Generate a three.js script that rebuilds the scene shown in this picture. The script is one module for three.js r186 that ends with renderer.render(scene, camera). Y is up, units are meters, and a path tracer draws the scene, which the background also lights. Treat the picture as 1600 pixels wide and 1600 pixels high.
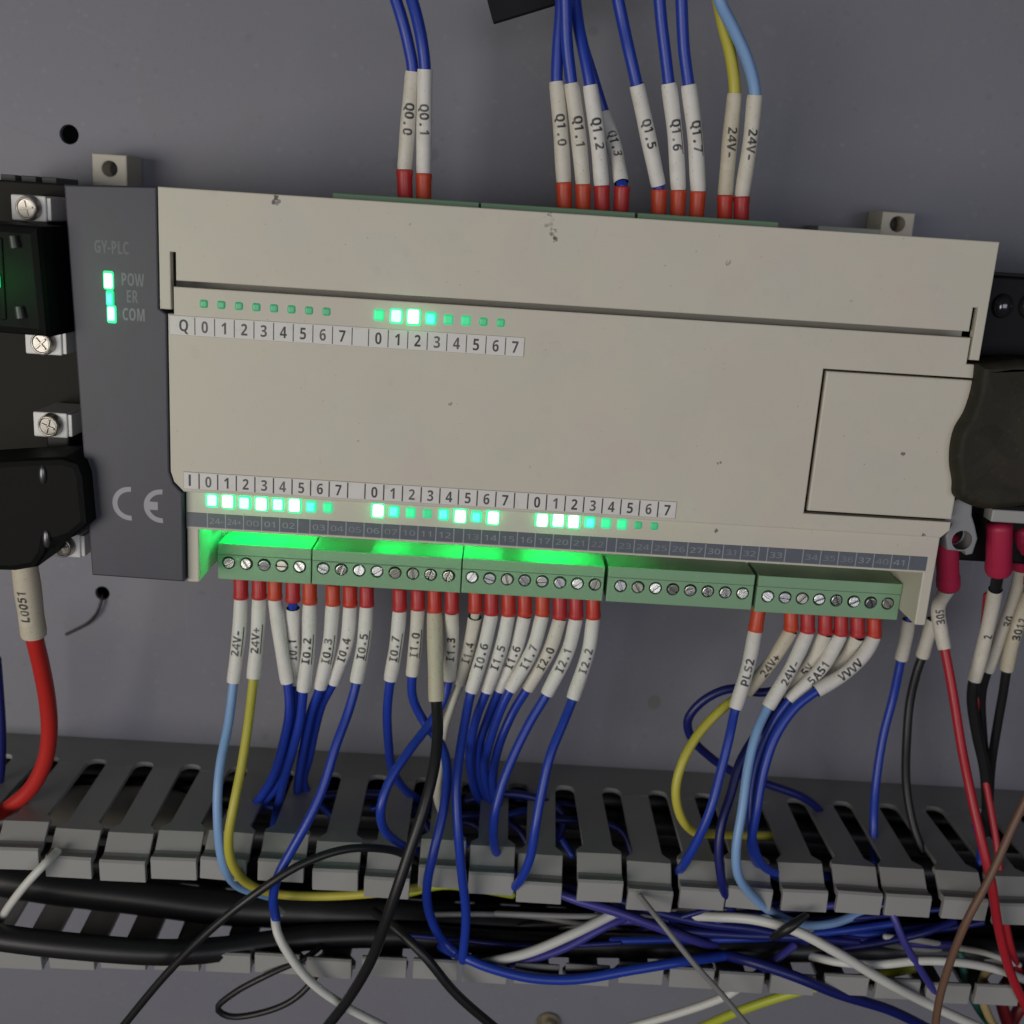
import * as THREE from 'three';
import { RoundedBoxGeometry } from 'three/addons/geometries/RoundedBoxGeometry.js';
import { mergeGeometries } from 'three/addons/utils/BufferGeometryUtils.js';
import { RectAreaLightUniformsLib } from 'three/addons/lights/RectAreaLightUniformsLib.js';

/* ------------------------------------------------------------------ camera, light, exposure */
const MM = 0.001;                                   // everything below is written in millimetres
const F = 1700, CAM = new THREE.Vector3(97.8, -3.9, 313.7);
const EUL = new THREE.Euler(...[-14.74, -1.06, 3.76].map(THREE.MathUtils.degToRad), 'YXZ');
const scene = new THREE.Scene();
scene.background = new THREE.Color(0x000000);
const camera = new THREE.PerspectiveCamera(2 * THREE.MathUtils.radToDeg(Math.atan(800 / F)), 1, 0.01, 20);
camera.position.copy(CAM).multiplyScalar(MM);
camera.rotation.copy(EUL);
camera.focus = 0.325; camera.userData.fStop = 13;               // phone lens, focused on the controller's face
camera.updateMatrixWorld();
const renderer = new THREE.WebGLRenderer({ antialias: true });
renderer.setSize(1024, 1024);
renderer.toneMapping = THREE.LinearToneMapping;
renderer.toneMappingExposure = 1;
renderer.shadowMap.enabled = true;
RectAreaLightUniformsLib.init();
function roomLight(pos, target, w, h, colour, power) {         // area lights of the dim room before the cabinet; the second is added fill
  const l = new THREE.RectAreaLight(colour, power, w, h);
  l.position.set(...pos); l.lookAt(...target); l.castShadow = true; l.name = 'room_light'; scene.add(l);
}
roomLight([-0.60, -0.17, 0.95], [0.08, -0.12, -0.05], 0.7, 0.5, 0xfbf5ec, 6.4);
roomLight([0.50, -0.02, 1.5], [0.1, -0.12, -0.05], 1.2, 0.6, 0xf0f3ff, 2.45);

/* ------------------------------------------------------------------ helpers */
let seed = 20251; const rnd = () => ((seed = (seed * 16807) % 2147483647) / 2147483647);
const rr = (a, b) => a + (b - a) * rnd();
const taken = {};
const numbered = n => { const k = taken[n] = (taken[n] ?? -1) + 1; return k ? `${n}_${String(k).padStart(3, '0')}` : n; };
const Q = new THREE.Quaternion().setFromEuler(EUL);
function U(px, py, z) {                                       // pixel of the 1600 px photograph -> point on the plane z (mm)
  const d = new THREE.Vector3((px - 800) / F, -(py - 800) / F, -1).applyQuaternion(Q);
  return CAM.clone().addScaledVector(d, (z - CAM.z) / d.z);
}
const BACK = -80;                                             // the mounting panel's plane
const std = (c, roughness = 0.6, o = {}) => { const m = new THREE.MeshStandardMaterial({ roughness, ...o }); if (c) m.color.setRGB(...c); return m; };
function thing(name, label, category, [x, y, z] = [0, 0, 0], group, kind) {
  const o = new THREE.Group(); o.name = numbered(name); o.position.set(x * MM, y * MM, z * MM); o.userData = { label, category };
  if (group) o.userData.group = group; if (kind) o.userData = { kind, label };
  o.base = [x, y, z]; scene.add(o); return o;
}
function part(name, geo, mat, parent, label) {                // geometry in world millimetres
  const b = parent.base || [0, 0, 0];
  geo.translate(-b[0], -b[1], -b[2]); geo.scale(MM, MM, MM);
  const m = new THREE.Mesh(geo, mat); m.name = name; m.base = b; if (label) m.userData.label = label; parent.add(m); return m;
}
function shared(name, geo, mat, parent, x, y, z, rot) {       // geo already in metres, shared between alike pieces
  const b = parent.base || [0, 0, 0]; const m = new THREE.Mesh(geo, mat); m.name = name; m.position.set((x - b[0]) * MM, (y - b[1]) * MM, (z - b[2]) * MM);
  if (rot) m.rotation.set(...rot); m.base = [x, y, z]; parent.add(m); return m;
}
const box = (x0, x1, y0, y1, z0, z1, r = 0.4) => new RoundedBoxGeometry(Math.abs(x1 - x0), Math.abs(y1 - y0), Math.abs(z1 - z0), 2, Math.min(r, Math.abs(x1 - x0) / 2.1, Math.abs(y1 - y0) / 2.1, Math.abs(z1 - z0) / 2.1)).translate((x0 + x1) / 2, (y0 + y1) / 2, (z0 + z1) / 2);
function plate(pts, z, thick, bevel = 0.35, holes = []) {     // outline in x,y; its face lies at z
  const s = new THREE.Shape(pts.map(p => new THREE.Vector2(...p)));
  for (const [hx, hy, r] of holes) { const h = new THREE.Path(); h.absarc(hx, hy, r, 0, Math.PI * 2, true); s.holes.push(h); }
  const g = new THREE.ExtrudeGeometry(s, { depth: Math.max(0.01, thick - 2 * bevel), bevelEnabled: bevel > 0, bevelThickness: bevel, bevelSize: bevel, bevelOffset: -bevel, bevelSegments: 2, curveSegments: 18 });
  g.translate(0, 0, z - thick + bevel); return g;
}
const merged = list => mergeGeometries(list.map(g => { const n = g.index ? g.toNonIndexed() : g; for (const k of Object.keys(n.attributes)) if (!['position', 'normal', 'uv'].includes(k)) n.deleteAttribute(k); return n; }));
const planarUV = (g, x0, x1, y0, y1) => { const p = g.attributes.position, u = g.attributes.uv; for (let i = 0; i < p.count; i++) u.setXY(i, (p.getX(i) - x0) / (x1 - x0), (p.getY(i) - y0) / (y1 - y0)); return g; };
function canvasTex(w, h, draw, colour = true) {
  const c = document.createElement('canvas'); c.width = w; c.height = h; const x = c.getContext('2d'); draw(x, w, h);
  const t = new THREE.CanvasTexture(c); if (colour) t.colorSpace = THREE.SRGBColorSpace; t.magFilter = THREE.LinearFilter; t.anisotropy = 8; return t;
}
function mottle(x, w, h, n, size, alpha, tones) {             // soft blotches of the surface's own colour
  for (let i = 0; i < n; i++) { const r = size * rr(0.4, 1.6); x.globalAlpha = alpha * rr(0.3, 1); x.fillStyle = tones[Math.floor(rnd() * tones.length)]; x.beginPath(); x.ellipse(rnd() * w, rnd() * h, r, r * rr(0.4, 1), rnd() * 3, 0, 7); x.fill(); }
  x.globalAlpha = 1;
}
function noiseTex(n, lo, hi) {
  const d = new Uint8Array(n * n * 4); for (let i = 0; i < n * n; i++) { const v = lo + (hi - lo) * rnd(); d.set([v, v, v, 255], i * 4); }
  const t = new THREE.DataTexture(d, n, n); t.wrapS = t.wrapT = THREE.RepeatWrapping; t.magFilter = t.minFilter = THREE.LinearFilter; t.needsUpdate = true; return t;
}
const grain = noiseTex(256, 90, 165);
const grainAt = (rx, ry) => { const t = grain.clone(); t.repeat.set(rx, ry); t.needsUpdate = true; return t; };

/* ------------------------------------------------------------------ the mounting panel */
const panelPaint = canvasTex(1024, 1024, (x, w, h) => {
  x.fillStyle = '#787881'; x.fillRect(0, 0, w, h);
  mottle(x, w, h, 260, 40, 0.10, ['#6c6c74', '#81818a', '#777471', '#6f7078']);
  mottle(x, w, h, 14000, 1.0, 0.3, ['#5c5c65', '#8f8f97', '#6c6866', '#9a989a']);
  for (let i = 0; i < 120; i++) { x.strokeStyle = ['#8d8d92', '#5a5a62'][i % 2]; x.globalAlpha = rr(0.12, 0.4); x.lineWidth = rr(0.5, 1.2); const a = rnd() * w, b = rnd() * h, t = rnd() * 6; x.beginPath(); x.moveTo(a, b); x.lineTo(a + Math.cos(t) * rr(4, 40), b + Math.sin(t) * rr(4, 40)); x.stroke(); } x.globalAlpha = 1;
  mottle(x, w, h, 60, 3, 0.35, ['#55545a', '#8f8c86']);
});
const PX0 = -190, PX1 = 430, PY0 = -420, PY1 = 150;
const hole1 = U(108, 210, BACK), hole2 = U(160, 927, BACK);
const panel = part('back_panel', planarUV(plate([[PX0, PY0], [PX1, PY0], [PX1, PY1], [PX0, PY1]], BACK, 2.4, 0.2, [[hole1.x, hole1.y, 3.2], [hole2.x, hole2.y, 2.7]]), PX0, PX1, PY0, PY1),
  std(null, 0.5, { map: panelPaint, bumpMap: grainAt(6, 6), bumpScale: 0.00006 }), scene);
panel.userData = { kind: 'structure', label: 'grey painted steel mounting plate of the control cabinet' };
const cabinet = part('cabinet_wall', box(PX0, PX1, PY0, PY1, BACK - 34, BACK - 30, 0.5), std([0.05, 0.05, 0.052], 0.7), scene);
cabinet.userData = { kind: 'structure', label: 'dark rear wall of the cabinet behind the mounting plate' };
{
  const s = U(1022, 1097, BACK);
  const m = part('panel_stain', new THREE.CircleGeometry(2.6, 20).scale(1, 1.2, 1).translate(s.x, s.y, BACK + 0.15), std([0.155, 0.155, 0.16], 0.55), scene);
  m.userData = { label: 'small round dark stain on the bare grey panel right of centre', category: 'stain' };
}

/* ------------------------------------------------------------------ the controller */
const beigeTex = canvasTex(2048, 1024, (x, w, h) => {         // 240 mm x 120 mm of aged ABS
  x.fillStyle = '#cbc5b6'; x.fillRect(0, 0, w, h);
  mottle(x, w, h, 240, 90, 0.15, ['#c1bcb2', '#d2ccba', '#c9beb6', '#c6c5b4']);
  mottle(x, w, h, 500, 9, 0.07, ['#a59b88', '#b5a896', '#dcd8cc']);
  mottle(x, w, h, 3500, 1.2, 0.16, ['#a9a294', '#dad5c8', '#b8b0a0']);
  const at = (mx, my) => [(mx + 2) / 240 * w, -(my - 2) / 120 * h];
  const speck = (px, py, r, a = 0.75) => { const p = U(px, py, 0), [cx, cy] = at(p.x, p.y); x.fillStyle = '#3a352e'; for (let i = 0; i < 7; i++) { x.globalAlpha = a * rr(0.4, 1); x.beginPath(); x.ellipse(cx + rr(-r, r), cy + rr(-r, r), r * rr(0.25, 0.7), r * rr(0.2, 0.6), rnd() * 3, 0, 7); x.fill(); } x.globalAlpha = 1; };
  speck(870, 374, 7); speck(864, 362, 8, 0.3); speck(858, 348, 9, 0.2); speck(860, 334, 5, 0.5); speck(432, 313, 10, 0.9); speck(1138, 411, 5, 0.4); speck(703, 632, 4, 0.5); speck(1124, 723, 5, 0.5);
  speck(1412, 711, 5, 0.7); speck(1122, 833, 5, 0.7); speck(1444, 836, 4, 0.9); speck(640, 350, 3, 0.3); speck(1330, 470, 3, 0.25); speck(560, 690, 3, 0.25);
  for (let i = 0; i < 90; i++) { x.strokeStyle = ['#a0978a', '#e4dfd5', '#8d8476'][i % 3]; x.globalAlpha = rr(0.12, 0.34); x.lineWidth = 1; const a = rnd() * w, b = rnd() * h, t = rnd() * 6; x.beginPath(); x.moveTo(a, b); x.lineTo(a + Math.cos(t) * rr(8, 60), b + Math.sin(t) * rr(8, 40)); x.stroke(); }
  for (let i = 0; i < 160; i++) { x.globalAlpha = rr(0.15, 0.5); x.fillStyle = '#5a5246'; x.fillRect(rnd() * w, rnd() * h, rr(1, 3), rr(1, 3)); }
  x.globalAlpha = 1;
});
const beige = std(null, 0.52, { map: beigeTex, bumpMap: grainAt(9, 5), bumpScale: 0.00004 });
const face = g => planarUV(g, -2, 238, -118, 2);
const beigePlain = std([0.60, 0.56, 0.47], 0.55, { bumpMap: grainAt(3, 3), bumpScale: 0.00004 });
const plc = thing('programmable_controller', 'beige programmable controller with green indicator rows and dark end panel bearing a CE mark', 'controller', [117, -60, BACK]);
// body behind the covers
part('housing', merged([box(1, 234, -104, -1.5, BACK + 0.2, -32, 0.8), box(2, 233.5, -82, -2, -34, -27, 0.4)]), beigePlain, plc);
// hinged upper cover with side strips and slits
part('upper_cover', face(plate([[0, 0.2], [235, 0.2], [235, -33], [232.2, -33], [232.2, -18.2], [230.7, -18.2], [230.7, -25.0], [4.7, -25.0], [4.7, -17.2], [3.2, -17.2], [3.2, -33.2], [0, -33.2]], 0, 3.0, 0.3)), beige, plc);
// middle front, notched round the door
part('front_cover', face(plate([[3.9, -26.7], [231.6, -26.7], [231.6, -34.2], [235, -34.2], [235, -38.2], [190.6, -38.2], [190.6, -81.4], [235, -81.4], [235, -84], [232.6, -86.4], [6, -86.4], [3.2, -83.6], [2.2, -80.5], [2.2, -34.4], [3.9, -34.4]], -0.15, 3.1, 0.3)), beige, plc);
part('groove_backing', box(0.4, 234.6, -33.5, -16.5, -17, -14, 0.3), beigePlain, plc);  // backing added behind the groove, set deep so the groove stays dark
part('access_door', face(plate([[191.7, -38.8], [235.1, -38.8], [235.1, -80.6], [191.7, -80.6]], -0.35, 2.6, 0.45)), beige, plc);
// lower front, uncovered because the terminal cover is off
const LZ = -2.4;
part('lower_front', face(plate([[6, -86.8], [233.4, -86.8], [233.4, -98.4], [6, -98.4]], LZ, 2.4, 0.25)), beige, plc);
const cheek = (x0, x1, n) => part(n, merged([box(x0, x1, -115.4, -86.9, -34, LZ - 0.2, 0.5), box(x0 < 100 ? x0 : x1 - 5, x0 < 100 ? x0 + 5 : x1, -112, -98.6, -36, -30, 0.4)]), beigePlain, plc);
cheek(6.05, 9.7, 'side_wall'); cheek(230.2, 233.6, 'side_wall');
part('light_divider', box(3.5, 231, -84.8, -83.2, -33, -3.4, 0.2), beigePlain, plc);  // unseen divider added to keep lamp light out of the upper groove
part('recess_wall', box(9.8, 230, -119, -99, -36, -31, 0.3), beigePlain, plc);
// moulded feet with bolt holes
function foot(a, b, c, d) {
  const p = [U(...a, -64), U(...b, -64), U(...c, -64), U(...d, -64)], cx = (p[0].x + p[2].x) / 2, cy = (p[0].y + p[2].y) / 2;
  const f = part('mounting_foot', plate([[p[0].x, p[2].y - 3], [p[2].x, p[2].y - 3], [p[2].x, p[0].y], [p[0].x, p[0].y]], -64, 15.8, 0.5, [[cx, cy + 0.2, 2.5]]), beigePlain, plc);
  const bolt = part('bolt', new THREE.CylinderGeometry(2.3, 2.3, 3, 20).rotateX(Math.PI / 2).translate(cx, cy + 0.2, -73), std([0.09, 0.08, 0.07], 0.6, { metalness: 0.4 }), f); return bolt;
}
foot([143, 239], [195, 238], [199, 290], [148, 290]); foot([1380, 330], [1423, 331], [1425, 372], [1380, 372]);
part('foot_rib', box(U(1276, 355, -66).x, U(1382, 355, -66).x, -3, 2.6, BACK + 0.2, -64.5, 0.5), std([0.42, 0.46, 0.40], 0.6), plc);
// dark end panel
const endTex = canvasTex(512, 1024, (x, w, h) => {            // x -28..8, y 2..-118
  x.fillStyle = '#3b3b46'; x.fillRect(0, 0, w, h); mottle(x, w, h, 90, 60, 0.14, ['#34343e', '#41414e', '#383c46']); mottle(x, w, h, 2600, 1.2, 0.2, ['#33333c', '#5a5a66']);
  const at = (px, py) => { const p = U(px, py, 0); return [(p.x + 28) / 36 * w, -(p.y - 2) / 120 * h]; }, k = w / 36;
  x.fillStyle = '#8b8b92'; x.font = `bold ${2.9 * k}px sans-serif`;
  const put = (s, px, py, wd, a) => { x.globalAlpha = a; const [X, Y] = at(px, py); x.fillText(s, X, Y, wd * k); x.globalAlpha = 1; };
  put('GY-PLC', 147, 395, 14, 0.42); put('POW', 189, 446, 8.6, 0.62); put('ER', 197, 473, 5.2, 0.55); put('COM', 191, 500, 9, 0.75);
  x.strokeStyle = '#9a9aa0'; x.lineWidth = 1.5 * k;                               // the CE mark
  const ky = h / 120, arc = (px, py) => { const [X, Y] = at(px, py); x.save(); x.translate(X, Y); x.scale(1, ky / k); x.beginPath(); x.arc(0, 0, 4.4 * k, Math.PI * 0.5 - 0.1, Math.PI * 1.5 + 0.1); x.stroke(); x.restore(); return [X, Y]; };
  arc(203, 787); const [ex, ey] = arc(252, 791); x.lineWidth = 1.5 * k; x.beginPath(); x.moveTo(ex - 4.2 * k, ey); x.lineTo(ex - 1 * k, ey); x.stroke();
});
const endMat = std(null, 0.48, { map: endTex, bumpMap: grainAt(3, 6), bumpScale: 0.00004 });
part('end_panel', planarUV(plate([[-25.8, -0.9], [-0.25, 0.2], [-0.25, -33], [1.9, -34.5], [1.9, -80.5], [3, -84], [5.7, -86.9], [5.7, -114.6], [-22, -114.2]], 0.1, 5, 0.5), -28, 8, -118, 2), endMat, plc);
part('end_body', box(-22, 0.6, -112, -1.2, BACK + 0.2, -5.2, 0.6), std([0.055, 0.055, 0.07], 0.5), plc);
// printed paper strips
function stripTex(w, h, mmW, groups, lead, leadX, end, slope) {
  return canvasTex(w, h, (x) => {
    const k = w / mmW; x.fillStyle = '#dddad6'; x.fillRect(0, 0, w, h); mottle(x, w, h, 120, 14, 0.16, ['#c4c0bb', '#dddbd9', '#bdb8b0']);
    x.fillStyle = '#26262a'; x.font = `bold ${4.5 * k}px sans-serif`; x.textAlign = 'center'; x.textBaseline = 'middle';
    x.globalAlpha = 0.8; x.fillText(lead, leadX * k, h * 0.5, 3 * k);
    for (const [x0, pitch, n] of groups) for (let i = 0; i <= n; i++) {
      x.globalAlpha = 0.9; if (x0 + i * pitch < mmW - 1.5) x.fillRect((x0 + i * pitch) * k - 2.6, h * 0.06, 5.2, h * 0.88);
      if (i < n) { x.globalAlpha = rr(0.66, 0.88); x.fillText(String(i), (x0 + (i + 0.5) * pitch) * k, h * 0.53, 2.05 * k); }
    }
    x.globalAlpha = 0.5; x.strokeStyle = '#8d877c'; x.lineWidth = 3; x.strokeRect(1, 1, w - 2, h - 2); x.globalAlpha = 1;
  });
}
const strip = (name, x0, x1, y0, y1, z, tex, rough = 0.6) => part(name, planarUV(box(x0, x1, y0, y1, z, z + 0.3, 0.1), x0, x1, y0, y1), std(null, rough, { map: tex }), plc);
strip('output_label_strip', 2.6, 104, -40.3, -34.7, -0.2, stripTex(2048, 112, 101.4, [[9.9 - 2.6, 5.6, 8], [59.4 - 2.6, 5.6, 8]], 'Q', 4.1));
strip('input_label_strip', 6.0, 152.4, -85.5, -80.2, -0.2, stripTex(2048, 74, 146.4, [[10.65 - 6, 5.49, 8], [59.7 - 6, 5.55, 8], [108.1 - 6, 5.55, 8]], 'l', 1.9));
strip('terminal_number_strip', 6.3, 230.6, -97.7, -93.2, LZ - 0.05, canvasTex(2048, 64, (x, w, h) => {
  const k = w / 224.3; x.fillStyle = '#5b6069'; x.fillRect(0, 0, w, h); mottle(x, w, h, 220, 12, 0.22, ['#4c515b', '#6a6f79', '#565f60']);
  x.font = `${3.7 * k}px sans-serif`; x.textAlign = 'center'; x.textBaseline = 'middle';
  const blocks = [[6.1, ['24-', '24+', '00', '01', '02']], [36.9, ['03', '04', '05', '06', '07', '10', '11', '12']], [83.2, ['13', '14', '15', '16', '17', '20', '21', '22']], [129.5, ['23', '24', '25', '26', '27', '30', '31', '32']], [175.5, ['33', '', '34', '35', '36', '37', '40', '41']]];
  for (const [x0, names] of blocks) for (let i = 0; i <= names.length; i++) {
    const X = (x0 + i * 5.42) * k; x.fillStyle = '#b9bec4'; x.globalAlpha = 0.62; x.fillRect(X - 1.4, 0, 2.8, h); x.globalAlpha = rr(0.3, 0.55); if (i < names.length) x.fillText(names[i], X + 2.7 * k, h * 0.52, 4.4 * k);
  }
  x.globalAlpha = 0.4; x.fillRect(0, h - 3, w, 3); x.globalAlpha = 1;
}), 0.4);
// indicator lamps
const ledGlow = { w: [[0.02, 1.0, 0.30], 4.3, 5.0, [1.6, 2.4, 2.0]], b: [[0.02, 0.95, 0.36], 3.9, 4.5, [0.7, 1.6, 1.3]], c: [[0.0, 0.72, 0.28], 3.4, 3.9, [0.0, 1.0, 0.78]], m: [[0.0, 0.62, 0.24], 3.1, 3.5], n: [[0.0, 0.42, 0.16], 2.9, 3.1], d: [[0.0, 0.20, 0.07], 2.5, 2.6], o: [[0.01, 0.10, 0.045], 2.5, 2.5] };  // bright lenses oversized, their green rim standing in for bloom
const ledMat = {}, ledGeo = {}, coreMat = {}, coreGeo = {};
for (const [k, [e, w, h, c]] of Object.entries(ledGlow)) {
  ledMat[k] = std([0.10, 0.40, 0.20], 0.35); ledMat[k].emissive = new THREE.Color().setRGB(...e);
  ledGeo[k] = new RoundedBoxGeometry(w * MM, h * MM, 1.6 * MM, 4, 0.75 * MM);
  if (c) { coreMat[k] = std([0.3, 0.6, 0.5], 0.4); coreMat[k].emissive = new THREE.Color().setRGB(...c); coreGeo[k] = new RoundedBoxGeometry((w - 0.8) * MM, (h - 0.8) * MM, 1.5 * MM, 4, 0.7 * MM); }
}
function led(k, x, y, z, inside, tall) {
  const m = shared('indicator_lamp', ledGeo[k], ledMat[k], plc, x, y, z - 0.35); if (tall) m.scale.set(0.72, tall, 1);
  if (coreGeo[k]) shared('glowing_core', coreGeo[k], coreMat[k], m, x + rr(-0.15, 0.15), y + rr(-0.15, 0.15), z - 0.08);
  const p = { w: 1, b: 0.6, c: 0.28, m: 0.16, n: 0.1, d: 0.05 }[k];
  const lamp = (power, ly, lz, r) => { const l = new THREE.PointLight(0xffffff, power, 0, 2); l.color.setRGB(0.0, 1, 0.2); l.position.set(x * MM, ly * MM, lz * MM); l.castShadow = true; l.shadow.radius = r; l.name = 'indicator_light'; scene.add(l); };
  if (p && inside) lamp(Math.pow(p, 1.25) * 0.0004, y - 8.2, -22, 0.04);     // the lamp's light inside the housing falls on the terminals below
  if (p >= 0.16) lamp(p * 0.00002, y, z + 1.5, 0.03);       // and in front of its lens
}
for (let i = 0; i < 22; i++) part('light_baffle', box(11.2 + i * 9.92, 11.9 + i * 9.92, i % 3 === 1 ? -100 : -103.4, -87, -30.8, -19, 0.1), beigePlain, plc);  // hidden baffles added to break the lamp glow into patches
[...'ooooooood'].slice(0, 8).forEach((k, i) => led(k, 12.4 + i * 4.97, -31, -0.15));
[...'mbwcnndd'].forEach((k, i) => led(k, 62.1 + i * 4.96, -31, -0.15));
[...'bwbwbwcm'].forEach((k, i) => led(k, 13.7 + i * 4.96, -89.2, LZ, true));
[...'wcmncwcw'].forEach((k, i) => led(k, 63.4 + i * 4.94, -89.2, LZ, true));
[...'wwwcmmdd'].forEach((k, i) => led(k, 112.7 + i * 4.86, -88.8, LZ, true));
[['w', 169.5, 438, 1.06], ['c', 172, 466, 1.2], ['b', 174.5, 491, 1.15]].forEach(([k, px, py, tall]) => { const p = U(px, py, 0.2); led(k, p.x, p.y, 0.2, false, tall); });
// screw terminals
const greenPlastic = std([0.22, 0.38, 0.23], 0.5, { bumpMap: grainAt(4, 4), bumpScale: 0.00003 });
const steel = [0, 1, 2].map(i => std([[0.62, 0.62, 0.58], [0.5, 0.5, 0.5], [0.4, 0.39, 0.35]][i], [0.26, 0.34, 0.45][i], { metalness: 1, bumpMap: grain, bumpScale: 0.00006 }));
const matt = (c, roughness, o = {}) => { const m = new THREE.MeshPhysicalMaterial({ roughness, specularIntensity: 0.28, ...o }); if (c) m.color.setRGB(...c); return m; };
const darkMetal = std([0.03, 0.03, 0.03], 0.7);
const half = s => { const sh = new THREE.Shape(); sh.absarc(0, 0, 1.72, 0.18, Math.PI - 0.18, false); const g = new THREE.ExtrudeGeometry(sh, { depth: 1.1, bevelEnabled: true, bevelThickness: 0.25, bevelSize: 0.25, bevelOffset: -0.25, bevelSegments: 2, curveSegments: 12 }); if (s) g.rotateZ(Math.PI); return g; };
const screwGeo = merged([half(0), half(1), new THREE.CylinderGeometry(1.6, 1.6, 1, 18).rotateX(Math.PI / 2).translate(0, 0, -0.1)]); screwGeo.scale(MM, MM, MM);
const TZ = -16;
function terminals(x0, x1, screws, yTop, yBot, withFront) {
  const c = [];
  c.push(box(x0, x1, yTop - 3.6, yTop, -31, TZ, 0.25));       // shelf that catches the lamps' light
  c.push(plate([[x0, yBot], [x1, yBot], [x1, yTop - 3.7], [x0, yTop - 3.7]], TZ - 0.25, 3.2, 0.2, screws.map(s => [s, -113 + (s > 180 ? -0.5 : 0), 2.05])));
  c.push(box(x0, x1, yBot, yTop - 3.7, -31, TZ - 3.5, 0.1));
  const b = part('terminal_block', merged(c), greenPlastic, plc);
  for (const s of screws) { const m = shared('screw', screwGeo, steel[Math.floor(rnd() * 3)], b, s, -113 + (s > 180 ? -0.5 : 0), TZ - 1.0 + rr(-0.5, 0.2), [rr(-0.14, 0.14), rr(-0.14, 0.14), rr(-1.5, 1.5)]); }
}
const row = (a, p, n) => Array.from({ length: n }, (_, i) => a + p * i);
terminals(11.8, 41.3, row(15.2, 5.63, 5), -106.7, -118.6); terminals(41.7, 89.0, row(45.2, 5.7, 8), -106.9, -118.5); terminals(89.4, 134.6, row(92.6, 5.61, 8), -106.7, -118.4);
terminals(135.8, 182.6, row(140.1, 5.6, 8), -106.5, -118.4); terminals(183.8, 230.0, row(187.5, 5.54, 8), -106.6, -118.9);
for (const [a, b] of [[46, 88.5], [89, 134], [134.6, 176]]) part('terminal_block', box(a, b, -20, 1.9, -42, -14, 0.4), greenPlastic, plc);
// connector sockets beside the end panel
part('connector_base', box(-72, -27.5, -113, -0.4, BACK + 0.2, -34, 0.8), matt([0.018, 0.016, 0.013], 0.6), plc);
part('vent_slot', merged([0, 1, 2].map(i => box(-62 + i * 6.4, -57.4 + i * 6.4, -0.6, 1.4, -60, -42, 0.3))), std([0.08, 0.08, 0.08], 0.6), plc);
const flangeMat = std([0.78, 0.77, 0.74], 0.5), blackHood = matt([0.005, 0.005, 0.005], 0.6, { bumpMap: grainAt(2, 2), bumpScale: 0.00008 });
const boltGeo = merged([new THREE.CylinderGeometry(3.3, 3.7, 2.2, 24).rotateX(Math.PI / 2), new THREE.TorusGeometry(2.9, 0.4, 8, 24).translate(0, 0, 1), box(-2.2, 2.2, -0.3, 0.3, 0.9, 1.5, 0.1), box(-0.3, 0.3, -2.2, 2.2, 0.9, 1.5, 0.1)]); boltGeo.scale(MM, MM, MM);
const boltMat = std([0.36, 0.34, 0.31], 0.3, { metalness: 0.9 });
function socket(fl) {
  const q = fl.map(([a, b]) => { const p = U(...a, -15), r = U(...b, -15); return [p.x, r.x, r.y, p.y]; });
  const s = part('connector_socket', box(q[0][0] + 1.5, q[0][1] - 1.5, q[1][2] + 2, q[0][3] - 2, -34, -20, 1), std([0.02, 0.02, 0.02], 0.5), plc);
  q.forEach(([x0, x1, y0, y1]) => { part('flange', merged([box(x0, x1, y0, y1, -33, -15, 0.5), box(x1 + 0.02, x1 + 1.2, y0 + 0.4, y1 - 0.4, -33, -15.6, 0.3)]), flangeMat, s); const m = shared('jack_screw', boltGeo, boltMat, s, (x0 + x1) / 2 + 0.2, (y0 + y1) / 2, -14.2, [0.1, -0.15, rr(0, 2)]); m.position.add(new THREE.Vector3()); });
}
socket([[[16, 303], [73, 347]], [[38, 515], [97, 556]]]); socket([[[51, 643], [106, 685]], [[72, 833], [126, 872]]]);

/* ------------------------------------------------------------------ plugs on the sockets */
{
  const p = thing('connector_plug', 'black connector hood with green glow plugged into the upper side socket', 'connector', [-47, -28, -14]);
  part('hood', plate([[-64, -41.4], [-28.4, -42.2], [-29.8, -12.4], [-64, -11.8]], 9, 23, 2.2), blackHood, p);
  part('ridge', merged([box(-47, -45, -38, -16, 8.4, 9.6, 0.4), box(-41, -39.4, -38, -16, 8.4, 9.5, 0.4)]), blackHood, p);
  for (const [px, py] of [[22, 378], [31, 488]]) { const s = U(px, py, 9.4); part('thumb_screw', new THREE.CylinderGeometry(1.3, 1.5, 3.2, 14).rotateZ(0.15).translate(s.x, s.y, 9.2), std([0.06, 0.06, 0.06], 0.4, { metalness: 0.6 }), p); }
  const g = U(-14, 440, 12); const m = part('indicator_lamp', box(g.x - 1.4, g.x + 1.4, g.y - 1.8, g.y + 1.8, 8, 11, 0.5), ledMat.c, p);
  const l = new THREE.PointLight(0x10ff60, 0.00035, 0, 2); l.position.set(g.x * MM, g.y * MM, 18 * MM); l.castShadow = true; l.shadow.radius = 0.08; l.name = 'indicator_light'; scene.add(l);  // lamp and light added here for an unseen lamp of the neighbouring module
  m.userData.label = 'green lamp added on the black hood for the glow of an unseen neighbouring lamp';
}
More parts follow.
